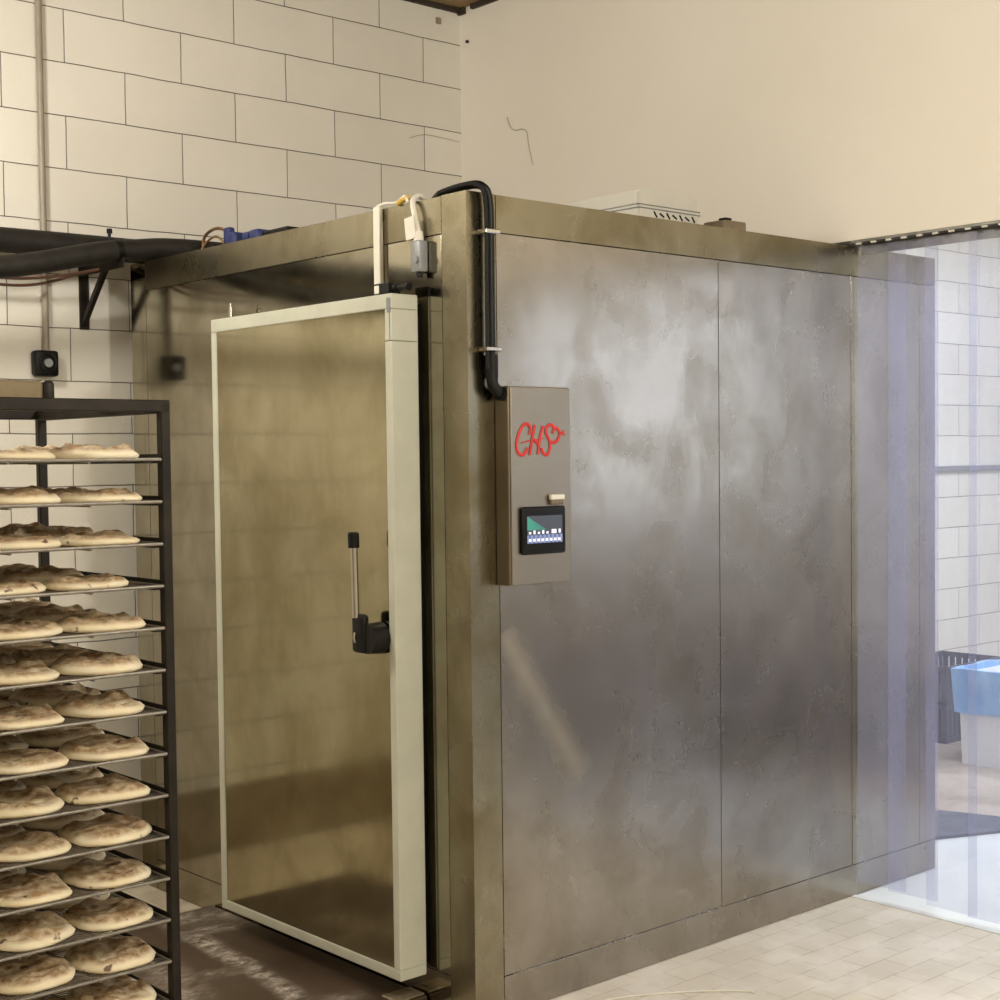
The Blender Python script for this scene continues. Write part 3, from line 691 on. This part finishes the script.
# runners
def runner(side, z):
    x = RX1-PT if side > 0 else RX0+PT
    x2 = x-.022 if side > 0 else x+.022
    return MB().box((min(x, x2), RY0+.004, z-.008), (max(x, x2), RY1-.004, z-.0055), .0006).box((x-.002 if side > 0 else x, RY0+.004, z-.0055), (x if side > 0 else x+.002, RY1-.004, z+.012), .0004)
for z in ZS:
    for sd in (-1, 1): R(runner(sd, z), 'shelf_runner', M['rack'])

# wire trays (each lifts out)
TX0, TX1, TY0, TY1 = RX0+PT+.006, RX1-PT-.006, RY0-.004, RY1-.03
tray = empty('wire_tray', (TX0, TY0, ZS[0]), '', 'tray', 'wire trays in the bakery rack')
def tl(mb, name, mat): return local(mb.build(name, mat, smooth=False), tray)
z = ZS[0]; fr = MB()
fr.tube([(TX0, TY0, z), (TX1, TY0, z)], .0036, 8).tube([(TX0, TY1, z), (TX1, TY1, z)], .0036, 8)
fr.tube([(TX0, TY0, z), (TX0, TY1, z)], .0036, 8).tube([(TX1, TY0, z), (TX1, TY1, z)], .0036, 8)
tl(fr, 'rim', M['wire'])
fr = MB(); nx = 4
for k in range(1, 5): xx = TX1-k*.168+.01; fr.tube([(xx, TY0, z-.0048), (xx, TY1, z-.0048)], .0026, 6)
tl(fr, 'support_wire', M['wire'])
fr = MB(); yy = TY0+.012
while yy < TY1-.004:
    fr.tube([(TX0, yy, z-.0008), (TX1, yy, z-.0008)], .0013, 4, cap=False); yy += .0115
mo = tl(fr, 'mesh', M['mesh'])
trays = [tray]
def copy_tree(root):
    r = root.copy(); COL.objects.link(r)
    for chd in root.children:
        c = chd.copy(); COL.objects.link(c); c.parent = r
    return r
ordl = ['topmost', 'second', 'third', 'fourth', 'fifth', 'sixth', 'seventh', 'eighth', 'ninth', 'tenth', 'eleventh', 'twelfth', 'thirteenth', 'fourteenth', 'fifteenth', 'sixteenth', 'seventeenth']
def lev(k): return 'top' if k == 0 else ordl[k]
for k in range(NS):
    t = tray if k == 0 else copy_tree(tray)
    t.location = (TX0, TY0, ZS[k])
    t['label'] = ('topmost wire tray' if k == 0 else '%s wire tray from the top' % ordl[k])+(' of the rack, holding flatbreads' if k < 15 else ' of the rack, empty')

# flatbreads
def bread_mesh(seed, a, b):
    rnd = random.Random(seed); off = Vector((seed*3.1, seed*1.7, seed*.9)); bm = bmesh.new()
    NR, NA = 16, 44; rings = []; hs = []
    th0 = rnd.uniform(0, 6)
    def outline(t):
        c, s = math.cos(t), math.sin(t); e = 2.7
        r = 1/((abs(c)/a)**e+(abs(s)/b)**e)**(1/e)
        r *= 1+.09*noise.noise(Vector((c*1.6, s*1.6, 0))+off)+.02*math.sin(3*t+th0)+.02*noise.noise(Vector((c*6, s*6, 3))+off)
        return c*r, s*r
    top = bm.verts.new((0, 0, .019))
    for i in range(1, NR+1):
        q = i/NR; ring = []
        for k in range(NA):
            t = 2*math.pi*k/NA; X, Y = outline(t)
            h = .022*(max(0, 1-q**5))**.5+.004
            rim = math.exp(-((q-.82)/.11)**2)
            p = Vector((X*q*22, Y*q*22, 0))+off
            h += rim*(.004+.012*noise.noise(p*1.1))
            h += .013*(1-q**5)*noise.noise(p*.8)+.007*(1-q**6)*noise.noise(p*2.2)
            if i == NR: h = .0095+.003*noise.noise(p)
            ring.append(bm.verts.new((X*q, Y*q, max(.007, h))))
        rings.append(ring)
    low = [bm.verts.new((v.co.x*.975, v.co.y*.975, .003)) for v in rings[-1]]
    lo2 = [bm.verts.new((v.co.x*.9, v.co.y*.9, 0)) for v in rings[-1]]
    rings += [low, lo2]
    for k in range(NA): bm.faces.new((top, rings[0][k], rings[0][(k+1) % NA]))
    for A, B in zip(rings, rings[1:]):
        for k in range(NA): bm.faces.new((A[k], B[k], B[(k+1) % NA], A[(k+1) % NA]))
    bm.faces.new(lo2[::-1])
    bmesh.ops.recalc_face_normals(bm, faces=bm.faces)
    me = bpy.data.meshes.new('flatbread'); bm.to_mesh(me); bm.free()
    me.polygons.foreach_set('use_smooth', [True]*len(me.polygons)); me.materials.append(M['bread'])
    return me
BM = [bread_mesh(s, random.uniform(.083, .089), random.uniform(.092, .098)) for s in range(1, 10)]
right_x = [-.012, -.006, -.008, -.040, -.010, -.014, -.008, -.002, -.008, .000, .000, .002, .004, .004, .0]
coln = ['rightmost', 'second from the right', 'third from the right', 'fourth from the right']
rown = ['front row', 'middle row', 'back row']
rnd = random.Random(11)
for k in range(15):
    for row in range(3):
        shift = rnd.uniform(-.012, .0) if row else 0
        for c in range(4):
            me = BM[rnd.randrange(9)]
            x = TX1-.091+right_x[k]-c*.181+rnd.uniform(-.002, .002)+shift
            y = TY0+.100+row*.197+rnd.uniform(-.003, .003)
            if x < TX0+.09: continue
            o = bpy.data.objects.new('flatbread', me); COL.objects.link(o)
            o.location = (x, y, ZS[k]+.0014); o.rotation_euler = (0, 0, rnd.uniform(-.07, .07)+(math.pi if rnd.random() < .5 else 0))
            o.scale = (1, 1, rnd.uniform(.72, 1.0))
            tag(o, 'pale flatbread on the %s tray, %s in the %s' % ('top' if k == 0 else ordl[k], coln[c], rown[row]), 'flatbread', 'flatbreads on the wire trays')

# ------------------------------------------------------------------ ceiling lamps (housings round the lamps that light the room)
for x, y, lb in ((-1.6, .95, 'round hanging ceiling lamp above the bakery rack'), (-.2, -2.7, 'round hanging ceiling lamp in front of the chamber'), (-3.4, -2.6, 'round hanging ceiling lamp behind the viewer')):
    o = empty('ceiling_lamp', (x, y, ZC), lb, 'lamp')
    local(MB().tube([(x, y, 3.24), (x, y, 3.27), (x, y, 3.33)], [.26, .25, .06], 28).build('shade', M['white'], smooth=True), o)
    local(MB().tube([(x, y, 3.33), (x, y, ZC-.001)], .006, 8).build('hanger', M['grey']), o)
